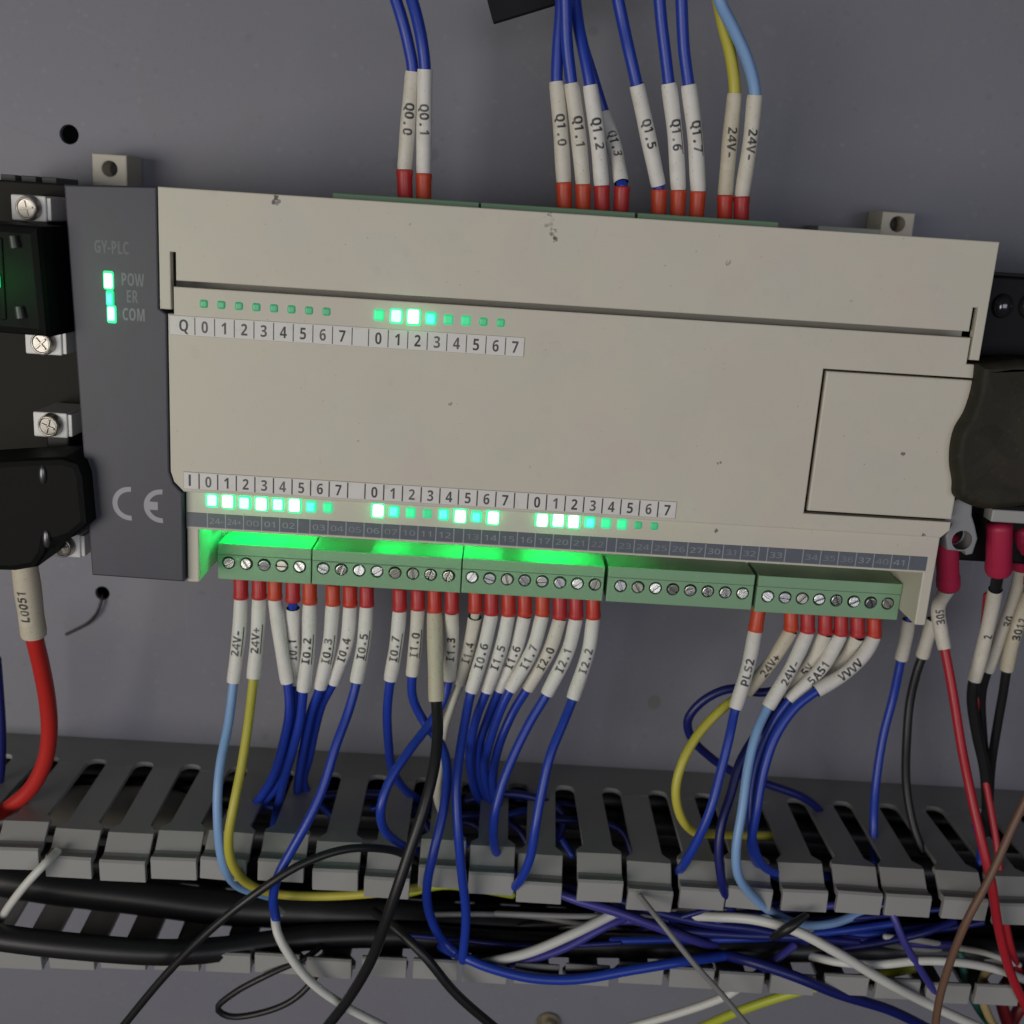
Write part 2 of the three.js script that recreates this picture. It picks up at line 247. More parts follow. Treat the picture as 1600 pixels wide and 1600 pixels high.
{
  const p = thing('connector_plug', 'black connector hood with rounded cable outlet plugged into the lower side socket', 'connector', [-44, -92, -14]);
  const z = 7, o = [[-60, 724], [40, 718], [96, 716], [122, 724], [130, 745], [137, 820], [112, 841], [86, 850], [73, 848], [70, 866], [55, 888], [20, 894], [-60, 892]].map(([a, b]) => { const v = U(a, b, z); return [v.x, v.y]; });
  part('hood', plate(o, z, 21, 2.0), blackHood, p);
  for (const [px, py] of [[66, 742], [72, 842]]) { const s = U(px, py, 7.4); part('thumb_screw', new THREE.SphereGeometry(1.4, 14, 10).scale(0.8, 2, 0.6).translate(s.x, s.y, 7.1), std([0.12, 0.12, 0.12], 0.3, { metalness: 0.7 }), p); }
}

/* ------------------------------------------------------------------ wires */
const vinyl = {
  blue: std([0.016, 0.046, 0.36], 0.36), navy: std([0.010, 0.014, 0.13], 0.4), violet: std([0.05, 0.045, 0.26], 0.38), sky: std([0.22, 0.38, 0.66], 0.4), yellow: std([0.50, 0.45, 0.06], 0.42),
  lime: std([0.42, 0.47, 0.04], 0.42), black: std([0.014, 0.014, 0.015], 0.42), white: std([0.62, 0.62, 0.58], 0.45), cream: std([0.60, 0.58, 0.48], 0.5), red: std([0.50, 0.025, 0.02], 0.4), crimson: std([0.42, 0.018, 0.030], 0.42),
  brown: std([0.16, 0.085, 0.055], 0.5), grey: std([0.22, 0.22, 0.22], 0.45), teal: std([0.015, 0.10, 0.075], 0.5), tan: std([0.35, 0.26, 0.12], 0.5), dust: std([0.15, 0.14, 0.12], 0.8), maroon: std([0.14, 0.006, 0.010], 0.5),
};
{ const b = grainAt(10, 1); for (const m of Object.values(vinyl)) { m.bumpMap = b; m.bumpScale = 0.00004; } }
const ferruleMat = [std([0.52, 0.040, 0.020], 0.42), std([0.56, 0.065, 0.025], 0.42), std([0.46, 0.030, 0.030], 0.42)];
const curveOf = pts => new THREE.CatmullRomCurve3(pts.map(p => p.isVector3 ? p : U(...p)), false, 'centripetal');
function sweep(curve, radius, segs, radial = 18) {            // tube whose v = 0.5 line faces the front, u runs along it
  const P = [], N = [], T = [], I = [], ref = new THREE.Vector3(0, 0.1, 1);
  for (let i = 0; i <= segs; i++) {
    const u = i / segs, c = curve.getPointAt(u), t = curve.getTangentAt(u), n = ref.clone().addScaledVector(t, -ref.dot(t)).normalize(), L = new THREE.Vector3().crossVectors(n, t), r = typeof radius === 'function' ? radius(u) : radius;
    for (let j = 0; j <= radial; j++) { const a = -Math.PI + 2 * Math.PI * j / radial, d = n.clone().multiplyScalar(Math.cos(a)).addScaledVector(L, Math.sin(a)); P.push(c.x + d.x * r, c.y + d.y * r, c.z + d.z * r); N.push(d.x, d.y, d.z); T.push(u, j / radial); }
  }
  const W = radial + 1; for (let i = 0; i < segs; i++) for (let j = 0; j < radial; j++) { const a = i * W + j; I.push(a, a + W, a + 1, a + 1, a + W, a + W + 1); }
  for (const [e, s] of [[0, -1], [segs, 1]]) {                // end caps
    const c = curve.getPointAt(e / segs), t = curve.getTangentAt(e / segs), k = P.length / 3; P.push(c.x, c.y, c.z); N.push(t.x * s, t.y * s, t.z * s); T.push(e / segs, 0);
    for (let j = 0; j <= radial; j++) { const b = (e * W + j) * 3; P.push(P[b], P[b + 1], P[b + 2]); N.push(t.x * s, t.y * s, t.z * s); T.push(e / segs, 0); }
    for (let j = 0; j < radial; j++) s > 0 ? I.push(k, k + 1 + j, k + 2 + j) : I.push(k, k + 2 + j, k + 1 + j);
  }
  const g = new THREE.BufferGeometry(); g.setAttribute('position', new THREE.Float32BufferAttribute(P, 3)); g.setAttribute('normal', new THREE.Float32BufferAttribute(N, 3)); g.setAttribute('uv', new THREE.Float32BufferAttribute(T, 2)); g.setIndex(I); return g;
}
const tube = (curve, r) => { const len = curve.getLength(); const g = new THREE.TubeGeometry(curve, Math.max(8, Math.ceil(len / 2.2)), r, 12); return merged([g, new THREE.SphereGeometry(r, 10, 6).translate(...curve.getPointAt(0).toArray()), new THREE.SphereGeometry(r, 10, 6).translate(...curve.getPointAt(1).toArray())]); };
const sleeveBump = grainAt(3, 1);
function sleeveMat(text, tone, line, len, r) {
  const w = 256, h = 128, kx = w / len, ky = h / (2 * Math.PI * r);
  return std(null, 0.55, { bumpMap: sleeveBump, bumpScale: 0.00005, map: canvasTex(w, h, x => {
    x.fillStyle = ['#dcdad4', '#d2cdc0', '#c4bba6'][tone]; x.fillRect(0, 0, w, h); mottle(x, w, h, 26, 16, 0.2, ['#cdc6b8', '#e4e2de', '#bfb6a4']); mottle(x, w, h, [130, 240, 420][tone], 1.5, 0.34, ['#8d8474', '#a59b88', '#6d6557']);
    x.save(); x.translate(w / 2, h / 2); x.scale(kx, ky); x.fillStyle = '#1a191c'; x.font = 'bold 3.7px monospace'; x.textAlign = 'center'; x.textBaseline = 'middle'; x.globalAlpha = 0.86;
    if (text) { const step = Math.min(2.3, (len - 8) / text.length); [...text].forEach((c, i) => { const fade = rr(0.25, 0.5), X = -len * 0.02 + (i - (text.length - 1) / 2) * step, Y = 0.1 + rr(-0.2, 0.2); for (const [dx, dy] of [[0, 0], [0.14, 0.05], [-0.12, 0.1], [0.04, -0.16]]) { x.globalAlpha = fade; x.fillText(c, X + dx, Y + dy); } }); x.fillStyle = '#d6d1c5'; for (let i = 0; i < 16; i++) { x.globalAlpha = rr(0.2, 0.7); x.beginPath(); x.ellipse(rr(-6, 6), rr(-2, 2), rr(0.1, 0.5), rr(0.08, 0.35), rnd() * 3, 0, 7); x.fill(); } x.fillStyle = '#1a191c'; }
    if (line) { x.globalAlpha = 0.9; x.fillRect(-5, -1.95 * (line < 0 ? 1 : -1) - 0.2, 10, 0.4); }
    x.restore(); x.globalAlpha = 1;
  }) });
}
const R = { ferrule: 2.35, sleeve: 2.3, wire: 1.56 };
// ferrule: two points, sleeve: further points from the ferrule's end, wire: further points from the sleeve's end; [px, py, z]
function markedWire({ name = 'control_wire', label, group, ferrule, sleeve, wire, colour, text, tone = 0, line = 0, r = 1, rs = 1, gap = 0, ferruleMaterial, rf = 1, lead = true }) {
  const first = U(...(ferrule ? ferrule[0] : sleeve[0]));
  const t = thing(name, label, 'wire', [first.x, first.y, first.z], group);
  const all = [...(ferrule || []), ...sleeve.slice(ferrule ? 0 : 0), ...wire];
  const whole = curveOf([...(ferrule ? [ferrule[1]] : []), ...sleeve, ...wire]);
  if (sleeve.length) {
    const sc = curveOf([...(ferrule ? [ferrule[1]] : []), ...sleeve].reverse()), len = sc.getLength(), ph = rnd() * 6;
    if (gap) { const f = 1 - gap / len; const pts = []; for (let i = 0; i <= 10; i++) pts.push(sc.getPointAt(f * i / 10)); sc.points = pts; sc.updateArcLengths(); }
    part('marker_sleeve', sweep(sc, u => R.sleeve * rs * (1 + 0.025 * Math.sin(u * 9 + ph) + (u < 0.02 || u > 0.98 ? -0.05 : 0)), 22), sleeveMat(text, tone, line, len, R.sleeve * rs), t);
  }
  if (ferrule) {
    const a = U(...ferrule[0]), b = U(...ferrule[1]), d = b.clone().sub(a), L = d.length(); const fr = R.ferrule * rf;
    const prof = [[0, 0], [fr * 0.97, 0], [fr * 0.97, L * 0.75], [fr * 1.04, L * 0.8], [fr * 1.04, L * 0.96], [fr * 0.95, L], [0, L]].map(p => new THREE.Vector2(...p));
    const g = new THREE.LatheGeometry(prof, 36), gp = g.attributes.position; for (let i = 0; i < gp.count; i++) { const a = Math.atan2(gp.getZ(i), gp.getX(i)), k = 1 + 0.022 * Math.cos(a * 18); gp.setX(i, gp.getX(i) * k); gp.setZ(i, gp.getZ(i) * k); } g.computeVertexNormals(); g.applyQuaternion(new THREE.Quaternion().setFromUnitVectors(new THREE.Vector3(0, 1, 0), d.normalize())); g.translate(a.x, a.y, a.z);
    part('ferrule', g, ferruleMaterial || ferruleMat[Math.floor(rnd() * 3)], t);
  }
  part('insulation', tube(wire.length ? whole : whole, R.wire * r), vinyl[colour], t);
  return t;
}
const Zf = -23;                                               // depth of the conductor entries of the lower terminals
const low = 'wires in the lower terminal row', up = 'wires in the upper terminal row';
const lows = [
  { x: 376.5, y: 902, b: 935, text: '24V-', line: 1, colour: 'sky', s: [[374, 985, -22], [365, 1066, -19]], w: [[357, 1130, -14], [345, 1190, -8], [340, 1240, -4], [342, 1310, -2], [350, 1352, -4], [372, 1384, -12], [420, 1400, -20]], label: 'light blue wire with white marker sleeve printed 24V-, first of the lower terminal row' },
  { x: 405, y: 903, b: 935, text: '24V+', line: 1, colour: 'yellow', s: [[403, 985, -22], [396, 1060, -18]], w: [[388, 1130, -12], [377, 1200, -6], [365, 1260, -1], [357, 1310, 0], [362, 1348, -2], [387, 1380, -8], [430, 1396, -12], [500, 1400, -14], [600, 1394, -14], [665, 1384, -16]], label: 'yellow wire with white marker sleeve printed 24V+ hanging from the lower terminal row' },
  { x: 429.5, y: 904, b: 936, text: '', colour: 'blue', s: [[438, 1000, -22], [449, 1066, -22]], w: [[452, 1110, -22], [443, 1160, -24], [428, 1210, -30], [405, 1248, -38], [378, 1278, -44], [350, 1300, -52]], label: 'blue wire with blank white sleeve beside the 24V+ wire' },
  { x: 457.5, y: 906, b: 940, text: 'I0.1', gap: 2.4, colour: 'blue', s: [[460, 1000, -25], [463, 1068, -26]], w: [[461, 1120, -26], [452, 1180, -28], [438, 1220, -34], [404, 1262, -44], [380, 1285, -52]], label: 'blue wire with short bare gap above its partly hidden sleeve printed I0.1' },
  { x: 484, y: 908, b: 943, text: 'I0.2', line: 1, colour: 'blue', s: [[482, 1010, -21], [474, 1079, -20]], w: [[470, 1120, -21], [458, 1170, -24], [445, 1215, -32], [433, 1265, -44], [428, 1290, -52]], label: 'blue wire with underlined sleeve printed I0.2, last wire of the short five-screw block' },
  { x: 520, y: 914, b: 945, text: 'I0.3', line: 1, colour: 'blue', s: [[514, 1010, -22], [500, 1075, -22]], w: [[487, 1110, -24], [478, 1150, -26], [469, 1200, -34], [465, 1236, -46], [470, 1262, -56]], label: 'blue wire with underlined sleeve printed I0.3, first wire of an eight-screw block' },
  { x: 547, y: 915, b: 947, text: 'I0.4', colour: 'blue', s: [[542, 1005, -23], [520, 1067, -24]], w: [[503, 1100, -27], [492, 1140, -29], [484, 1180, -34], [475, 1225, -46], [500, 1258, -58]], label: 'blue wire with leaning sleeve printed I0.4 between two underlined sleeves' },
  { x: 573, y: 916, b: 947, text: 'I0.5', line: 1, colour: 'blue', s: [[569, 1000, -21], [557, 1066, -18]], w: [[545, 1110, -15], [525, 1165, -10], [505, 1230, -5], [480, 1285, -1], [455, 1330, 1], [434, 1370, 2], [427, 1402, 1], [432, 1440, -4]], label: 'blue wire with white sleeve printed I0.5 that passes in front of the duct' },
  { x: 624.5, y: 920, b: 954, text: 'I0.7', line: 1, colour: 'blue', s: [[620, 1000, -22], [610, 1062, -22]], w: [[605, 1110, -24], [607, 1160, -28], [614, 1205, -38], [640, 1240, -50], [680, 1262, -60]], label: 'blue wire with underlined sleeve printed I0.7 beside the gap left by two empty screws' },
  { x: 653, y: 921, b: 952, text: 'I1.0', line: 1, tone: 1, colour: 'blue', s: [[650, 1000, -23], [644, 1055, -22]], w: [[645, 1090, -23], [663, 1128, -24], [690, 1165, -20], [699, 1208, -12], [693, 1265, -5], [678, 1330, 0], [667, 1385, -1], [672, 1430, -6], [695, 1474, -10], [722, 1494, -8]], label: 'blue wire with dirty sleeve printed I1.0 crossing behind the black wire' },
  { x: 679, y: 921, b: 957, text: '', tone: 2, colour: 'black', r: 1.15, rs: 1.12, s: [[680, 1020, -18], [682, 1096, -12]], w: [[684, 1140, -6], [678, 1200, 2], [663, 1260, 8], [640, 1330, 12], [620, 1390, 14], [603, 1440, 13], [580, 1500, 8], [545, 1560, 2], [505, 1612, -4]], label: 'black wire with soiled cream sleeve hanging past the duct from the lower terminals' },
  { x: 706, y: 922, b: 957, text: 'I1.3', tone: 1, colour: 'blue', s: [[706, 1005, -24], [701, 1062, -24]], w: [[692, 1095, -23], [672, 1130, -20], [640, 1172, -14], [608, 1222, -8], [595, 1263, -5], [600, 1295, -8], [630, 1322, -16], [670, 1335, -26]], label: 'blue wire with sleeve printed I1.3 that loops back beside the black wire' },
  { x: 743, y: 923, b: 956, text: 'I1.4', tone: 1, gap: 2, colour: 'cream', r: 0.95, s: [[734, 1010, -26], [718, 1068, -26]], w: [[706, 1100, -25], [694, 1140, -23], [687, 1195, -20], [683, 1240, -24], [690, 1268, -36]], label: 'cream wire with thin sleeve printed I1.4 in the lower terminal row' },
  { x: 768, y: 924, b: 960, text: 'I0.6', colour: 'blue', s: [[757, 1010, -21], [736, 1081, -19]], w: [[728, 1120, -15], [718, 1180, -8], [713, 1230, -3], [716, 1300, 1], [721, 1360, 1], [728, 1430, -3], [723, 1500, -6]], label: 'blue wire with white sleeve printed I0.6 dropping straight over the duct' },
  { x: 794.5, y: 925, b: 961, text: 'I1.5', colour: 'blue', s: [[784, 1010, -22], [760, 1080, -22]], w: [[745, 1120, -23], [735, 1165, -26], [735, 1202, -34], [746, 1244, -48], [760, 1262, -56]], label: 'blue wire with sleeve printed I1.5, two places from the cream wire' },
  { x: 820, y: 926, b: 962, text: 'I1.6', colour: 'blue', s: [[806, 1015, -24], [780, 1078, -25]], w: [[763, 1120, -27], [750, 1160, -28], [749, 1202, -36], [760, 1244, -48], [775, 1262, -56]], label: 'blue wire with narrow half covered sleeve printed I1.6' },
  { x: 847.5, y: 927, b: 961, text: 'I1.7', colour: 'blue', s: [[832, 1015, -22], [797, 1078, -21]], w: [[778, 1120, -22], [763, 1168, -24], [757, 1202, -32], [768, 1250, -46], [800, 1272, -58]], label: 'blue wire with steeply leaning sleeve printed I1.7 next to a smudged one' },
  { x: 875, y: 928, b: 966, text: 'I2.0', tone: 1, colour: 'blue', s: [[859, 1015, -23], [824, 1076, -24]], w: [[803, 1110, -25], [783, 1155, -25], [771, 1205, -31], [775, 1250, -44], [800, 1285, -56]], label: 'blue wire with smudged sleeve printed I2.0' },
  { x: 900, y: 929, b: 966, text: 'I2.1', colour: 'blue', s: [[888, 1015, -22], [854, 1085, -20]], w: [[830, 1125, -18], [805, 1175, -15], [785, 1225, -12], [773, 1272, -10], [771, 1312, -13], [782, 1346, -20], [800, 1362, -30]], label: 'blue wire with clean leaning sleeve printed I2.1, second from the unwired blocks' },
  { x: 927, y: 930, b: 966, text: 'I2.2', colour: 'blue', s: [[920, 1015, -22], [895, 1092, -18]], w: [[880, 1130, -14], [860, 1180, -9], [846, 1240, -5], [837, 1290, -2], [829, 1338, -2], [815, 1372, -4], [803, 1386, -9]], label: 'blue wire with white sleeve printed I2.2, last before the two unwired blocks' },
  { x: 1186, y: 949, b: 986, bx: 1180, text: 'PLS2', colour: 'blue', s: [[1168, 1045, -19], [1149, 1107, -16]], w: [[1140, 1150, -12], [1125, 1210, -8], [1110, 1265, -5], [1091, 1310, -5], [1070, 1348, -8], [1060, 1362, -20]], label: 'blue wire with white sleeve printed PLS2 slanting from the lower terminals' },
  { x: 1236, y: 955, b: 985, text: '24V+', tone: 2, colour: 'yellow', s: [[1208, 1030, -24], [1166, 1082, -24]], w: [[1135, 1102, -21], [1095, 1142, -17], [1068, 1187, -13], [1056, 1232, -11], [1062, 1272, -11], [1082, 1298, -14], [1115, 1303, -24], [1210, 1306, -40]], label: 'yellow wire with soiled sleeve looping above the duct' },
  { x: 1262, y: 957, b: 988, text: '24V-', colour: 'sky', s: [[1238, 1040, -20], [1200, 1105, -17]], w: [[1183, 1142, -13], [1170, 1192, -9], [1160, 1262, -4], [1150, 1330, -1], [1153, 1366, -1], [1178, 1402, -6], [1215, 1430, -12], [1258, 1445, -16], [1302, 1442, -18], [1338, 1429, -20], [1378, 1410, -24]], label: 'light blue wire with white sleeve printed 24V- beside the looping yellow wire' },
  { x: 1289.5, y: 959, b: 990, text: '5V', tone: 1, colour: 'navy', s: [[1266, 1035, -25], [1222, 1086, -26]], w: [[1192, 1132, -24], [1157, 1190, -18], [1142, 1240, -14], [1127, 1290, -10], [1123, 1335, -8], [1130, 1388, -8], [1144, 1422, -14]], label: 'dark blue wire with half hidden sleeve running straight down to the duct' },
  { x: 1314, y: 961, b: 992, text: '5A51', colour: 'blue', s: [[1286, 1040, -21], [1234, 1094, -20]], w: [[1203, 1140, -19], [1182, 1200, -16], [1174, 1260, -12], [1177, 1318, -10], [1192, 1352, -13], [1225, 1367, -18], [1295, 1370, -24]], label: 'blue wire with white sleeve printed 5A51' },
  { x: 1340, y: 963, b: 994, text: '', tone: 1, colour: 'navy', s: [[1316, 1030, -27], [1250, 1068, -30]], w: [[1190, 1082, -32], [1142, 1076, -33], [1100, 1094, -34], [1075, 1124, -35], [1080, 1152, -37], [1104, 1178, -40], [1140, 1203, -44], [1190, 1222, -48], [1255, 1246, -50], [1282, 1268, -56], [1300, 1300, -60]], label: 'dark blue wire behind the others making a small loop on the panel' },
  { x: 1366, y: 965, b: 995, text: 'VVVV', colour: 'blue', s: [[1352, 1020, -21], [1320, 1052, -19], [1275, 1080, -17]], w: [[1242, 1106, -16], [1212, 1150, -14], [1192, 1210, -11], [1182, 1268, -8], [1174, 1318, -9], [1186, 1352, -18], [1215, 1370, -30]], label: 'blue wire with bent white sleeve, last in the lower terminal row' },
];
for (const o of lows) markedWire({ ...o, group: low, ferrule: [[o.x, o.y, Zf], [o.bx || o.x, o.b, Zf]], sleeve: o.s, wire: o.w });
const Zu = -28;
const ups = [
  { a: [633, 312], b: [632, 265], text: 'Q0.0', tone: 1, s: [[638, 190, -27], [645, 112, -26]], w: [[638, 70, -25], [628, 30, -24], [612, -20, -22]], label: 'blue wire with sleeve printed Q0.0, left one of the isolated upper pair' },
  { a: [662, 314], b: [662, 271], text: 'Q0.1', s: [[663, 190, -26], [664, 108, -24]], w: [[660, 70, -23], [652, 30, -21], [638, -20, -18]], label: 'blue wire with sleeve printed Q0.1, right one of the isolated upper pair' },
  { a: [882, 330], b: [881, 285], text: 'Q1.0', tone: 1, s: [[876, 205, -28], [870, 128, -28]], w: [[872, 70, -28], [876, 20, -28], [877, -20, -28]], label: 'blue wire with sleeve printed Q1.0, the bundle wire facing the isolated pair' },
  { a: [911, 331], b: [911, 288], text: 'Q1.1', tone: 1, s: [[903, 205, -27], [893, 130, -26]], w: [[886, 70, -25], [884, 20, -24], [883, -20, -23]], label: 'blue wire with sleeve printed Q1.1, squeezed between two sleeves of the bundle' },
  { a: [941, 333], b: [940, 290], text: 'Q1.2', s: [[933, 210, -27], [922, 133, -26]], w: [[912, 80, -27], [902, 30, -29], [897, -20, -30]], label: 'blue wire with sleeve printed Q1.2, in front of the short leaning sleeve' },
  { a: [970, 334], b: [972, 291], text: 'Q1.3', gap: 1.2, s: [[960, 230, -34], [944, 178, -38]], w: [[926, 120, -36], [908, 60, -34], [896, -20, -33]], label: 'blue wire with short leaning sleeve printed Q1.3 tucked behind the bundle' },
  { a: [1029, 338], b: [1030, 296], text: 'Q1.5', gap: 1.2, s: [[1013, 215, -26], [995, 132, -23]], w: [[983, 80, -22], [972, 30, -20], [962, -20, -19]], label: 'blue wire with leaning white sleeve printed Q1.5 standing alone' },
  { a: [1059, 340], b: [1060, 297], text: 'Q1.6', line: -1, s: [[1055, 215, -27], [1045, 130, -25]], w: [[1039, 80, -24], [1033, 30, -23], [1029, -20, -22]], label: 'blue wire with underlined sleeve printed Q1.6 next to the leaning wire' },
  { a: [1088, 341], b: [1091, 299], text: 'Q1.7', line: -1, s: [[1086, 215, -26], [1076, 132, -24]], w: [[1069, 80, -23], [1066, 30, -22], [1064, -20, -21]], label: 'blue wire with underlined sleeve printed Q1.7 next to the yellow wire' },
  { a: [1132, 345], b: [1133, 305], text: '24V-', tone: 2, colour: 'yellow', s: [[1140, 225, -28], [1148, 146, -27]], w: [[1142, 90, -25], [1130, 40, -23], [1118, -20, -21]], label: 'yellow wire with yellowed sleeve in the upper terminal row' },
  { a: [1158, 347], b: [1159, 307], text: '24V-', tone: 1, colour: 'sky', s: [[1172, 225, -26], [1180, 148, -24]], w: [[1168, 95, -22], [1146, 45, -20], [1126, 5, -18], [1118, -25, -17]], label: 'light blue wire with sleeve printed 24V- in the upper terminal row' },
];
for (const o of ups) markedWire({ colour: 'blue', r: 1.12, ...o, group: up, ferrule: [[...o.a, Zu], [...o.b, Zu]], sleeve: o.s, wire: o.w });
// heavy red lead under the lower plug
markedWire({ name: 'power_wire', label: 'thick red cable with wrinkled cream sleeve below the lower black connector', sleeve: [[38, 880, -6], [46, 940, -8], [53, 992, -10]], wire: [[64, 1040, -14], [74, 1095, -20], [77, 1145, -24], [70, 1190, -26], [48, 1232, -28], [10, 1264, -30], [-30, 1284, -34]], colour: 'red', text: 'L0051', tone: 2, r: 1.75, rs: 1.72 });
// wires of the neighbouring power block
const crimpMat = std([0.42, 0.018, 0.065], 0.5, { bumpMap: grainAt(2, 2), bumpScale: 0.00005 }), pw = 'wires beside the power block';
const side = o => markedWire({ name: 'power_wire', group: pw, tone: 1, ...o });
side({ label: 'blue wire with greyed sleeve beside the lower right corner of the controller', sleeve: [[1420, 968, -46], [1416, 995, -47], [1408, 1030, -48]], wire: [[1404, 1050, -48], [1395, 1092, -48], [1380, 1150, -46], [1368, 1230, -42], [1365, 1290, -40], [1366, 1345, -34]], colour: 'blue', text: '', tone: 1 });
side({ label: 'black wire with sleeve just right of the controller corner', sleeve: [[1458, 968, -44], [1450, 995, -45], [1441, 1026, -46]], wire: [[1434, 1045, -46], [1422, 1095, -46], [1417, 1150, -44], [1416, 1225, -42], [1426, 1285, -38], [1441, 1330, -34]], colour: 'black', text: '', tone: 1 });
side({ label: 'red wire with printed sleeve and crimson crimp below the round clip', ferrule: [[1479, 836, -14], [1482, 918, -20]], rf: 1.5, ferruleMaterial: crimpMat, sleeve: [[1466, 950, -26], [1470, 985, -26], [1476, 1014, -24]], wire: [[1482, 1045, -22], [1490, 1090, -19], [1502, 1165, -13], [1517, 1240, -6], [1535, 1320, 0], [1549, 1380, 2], [1560, 1450, 0], [1579, 1520, -4], [1606, 1580, -8]], colour: 'crimson', text: '305', tone: 1 });
side({ label: 'black wire with worn sleeve hanging under the wide crimson crimp', ferrule: [[1562, 820, -12], [1560, 894, -18]], rf: 1.66, ferruleMaterial: crimpMat, sleeve: [[1549, 955, -26], [1534, 1020, -30], [1522, 1063, -31]], gap: 8, wire: [[1519, 1095, -32], [1526, 1145, -33], [1538, 1200, -34], [1542, 1250, -36], [1540, 1300, -42]], colour: 'black', text: '2', r: 1.2 });
side({ label: 'black wire behind the worn sleeve at the power block', ferrule: [[1600, 825, -24], [1598, 884, -30]], rf: 1.66, ferruleMaterial: crimpMat, sleeve: [[1582, 945, -36], [1562, 1000, -38], [1543, 1048, -40]], wire: [[1534, 1085, -42], [1536, 1150, -44], [1544, 1230, -48]], colour: 'black', text: '30', tone: 1 });
side({ label: 'thin black wire with dark printed sleeve, farthest from the controller', ferrule: [[1622, 850, -20], [1618, 915, -26]], rf: 1.5, ferruleMaterial: crimpMat, sleeve: [[1598, 955, -32], [1582, 1005, -34], [1573, 1046, -36]], wire: [[1567, 1085, -38], [1559, 1130, -40], [1549, 1195, -42], [1545, 1260, -46]], colour: 'black', text: '3012', tone: 2 });

/* ------------------------------------------------------------------ slotted wiring duct */
const ductGrey = std([0.31, 0.31, 0.30], 0.42, { bumpMap: grainAt(2, 2), bumpScale: 0.00004 });
const YD = -210.1, YL = -259, pitch = 17.75, X0 = 149.5 - pitch * 15;
const duct = thing('wiring_duct', 'grey slotted plastic wiring duct without its lid below the controller', 'wiring duct', [117, (YD + YL) / 2, BACK]);
part('duct_base', box(X0 - 20, X0 + pitch * 29, YL + 0.1, YD - 0.1, BACK + 0.15, BACK + 2.2, 0.3), ductGrey, duct);
const BASE = 20, NARROW = 58.5, FLAT = 62, SW = 3.75;
function stripShape() {                                       // the wall along the panel, its edge scalloped by the slot ends
  const s = new THREE.Shape(), xa = X0 + 1 * pitch, xb = X0 + 28 * pitch; s.moveTo(xa, 0); s.lineTo(xa, -BASE - 1);
  for (let k = 2; k < 28; k++) { const c = X0 + k * pitch; s.lineTo(c - SW, -BASE - 1); s.quadraticCurveTo(c - SW, -BASE + 3.2, c - 0.4, -BASE + 3.3); s.lineTo(c + 0.4, -BASE + 3.3); s.quadraticCurveTo(c + SW, -BASE + 3.2, c + SW, -BASE - 1); }
  s.lineTo(xb, -BASE - 1); s.lineTo(xb, 0); s.closePath(); return s;
}
const wallStrip = y => new THREE.ExtrudeGeometry(stripShape(), { depth: 1.75, bevelEnabled: false, curveSegments: 8 }).rotateX(-Math.PI / 2).translate(0, y, BACK + 0.2);
part('duct_wall', wallStrip(YD - 1.75), ductGrey, duct); part('duct_wall', wallStrip(YL), ductGrey, duct);
function fingerGeo() {                                        // local: x centred, y 0 at outer face going down, z from the finger's root
  const a = pitch / 2, w = a - SW, tipw = a - 1.25, s = new THREE.Shape(), B = BASE + 1;
  s.moveTo(-w, 0); s.lineTo(w, 0); s.lineTo(w, -NARROW + 1.5 + B); s.lineTo(tipw, -NARROW - 1.5 + B); s.lineTo(tipw, -FLAT + B); s.lineTo(-tipw, -FLAT + B); s.lineTo(-tipw, -NARROW - 1.5 + B); s.lineTo(-w, -NARROW + 1.5 + B); s.closePath();
  const flat = new THREE.ExtrudeGeometry(s, { depth: 1.75, bevelEnabled: false }).rotateX(-Math.PI / 2).translate(0, -1.75, 0);   // shape y -> -z
  const q = new THREE.Shape([[0, 62], [-4.4, 67.0], [-4.6, 68.6], [-4.2, 71.4], [-4.9, 72.2], [-12, 72.2], [-12.4, 71.4], [-12, 70.2], [-7, 70.2], [-7, 67.8], [-1.75, 62]].map(([y, z]) => new THREE.Vector2(z - B, y)));
  const tip = new THREE.ExtrudeGeometry(q, { depth: 2 * tipw - 0.5, bevelEnabled: true, bevelThickness: 0.25, bevelSize: 0.2, bevelOffset: -0.2, bevelSegments: 2 }).rotateY(-Math.PI / 2).translate(tipw - 0.25, 0, 0);
  return merged([flat, tip]).scale(MM, MM, MM);
}
const fg = fingerGeo(), fgLow = fg.clone().rotateZ(Math.PI);
const bent = { 3: [0.075, 0.0], 4: [0.02, 0.02], 8: [0.05, 0], 11: [0.03, -0.02], 13: [0.06, 0.01] };
for (let k = 2; k < 27; k++) {
  const x = X0 + (k + 0.5) * pitch, b = bent[k - 2] || [0, 0];
  const dip = b[0] + (k < 13 ? rr(-0.045, 0.06) : rr(-0.02, 0.025));
  shared('duct_finger', fg, ductGrey, duct, x, YD, BACK + 0.2 + BASE + 1, [dip, b[1] + rr(-0.03, 0.03), rr(-0.03, 0.03)]);
  shared('duct_finger', fgLow, ductGrey, duct, x, YL, BACK + 0.2 + BASE + 1, [0.1 * Math.max(0, 1 - (k - 4) / 11) + rr(-0.01, 0.02), rr(-0.012, 0.012), 0]);
}

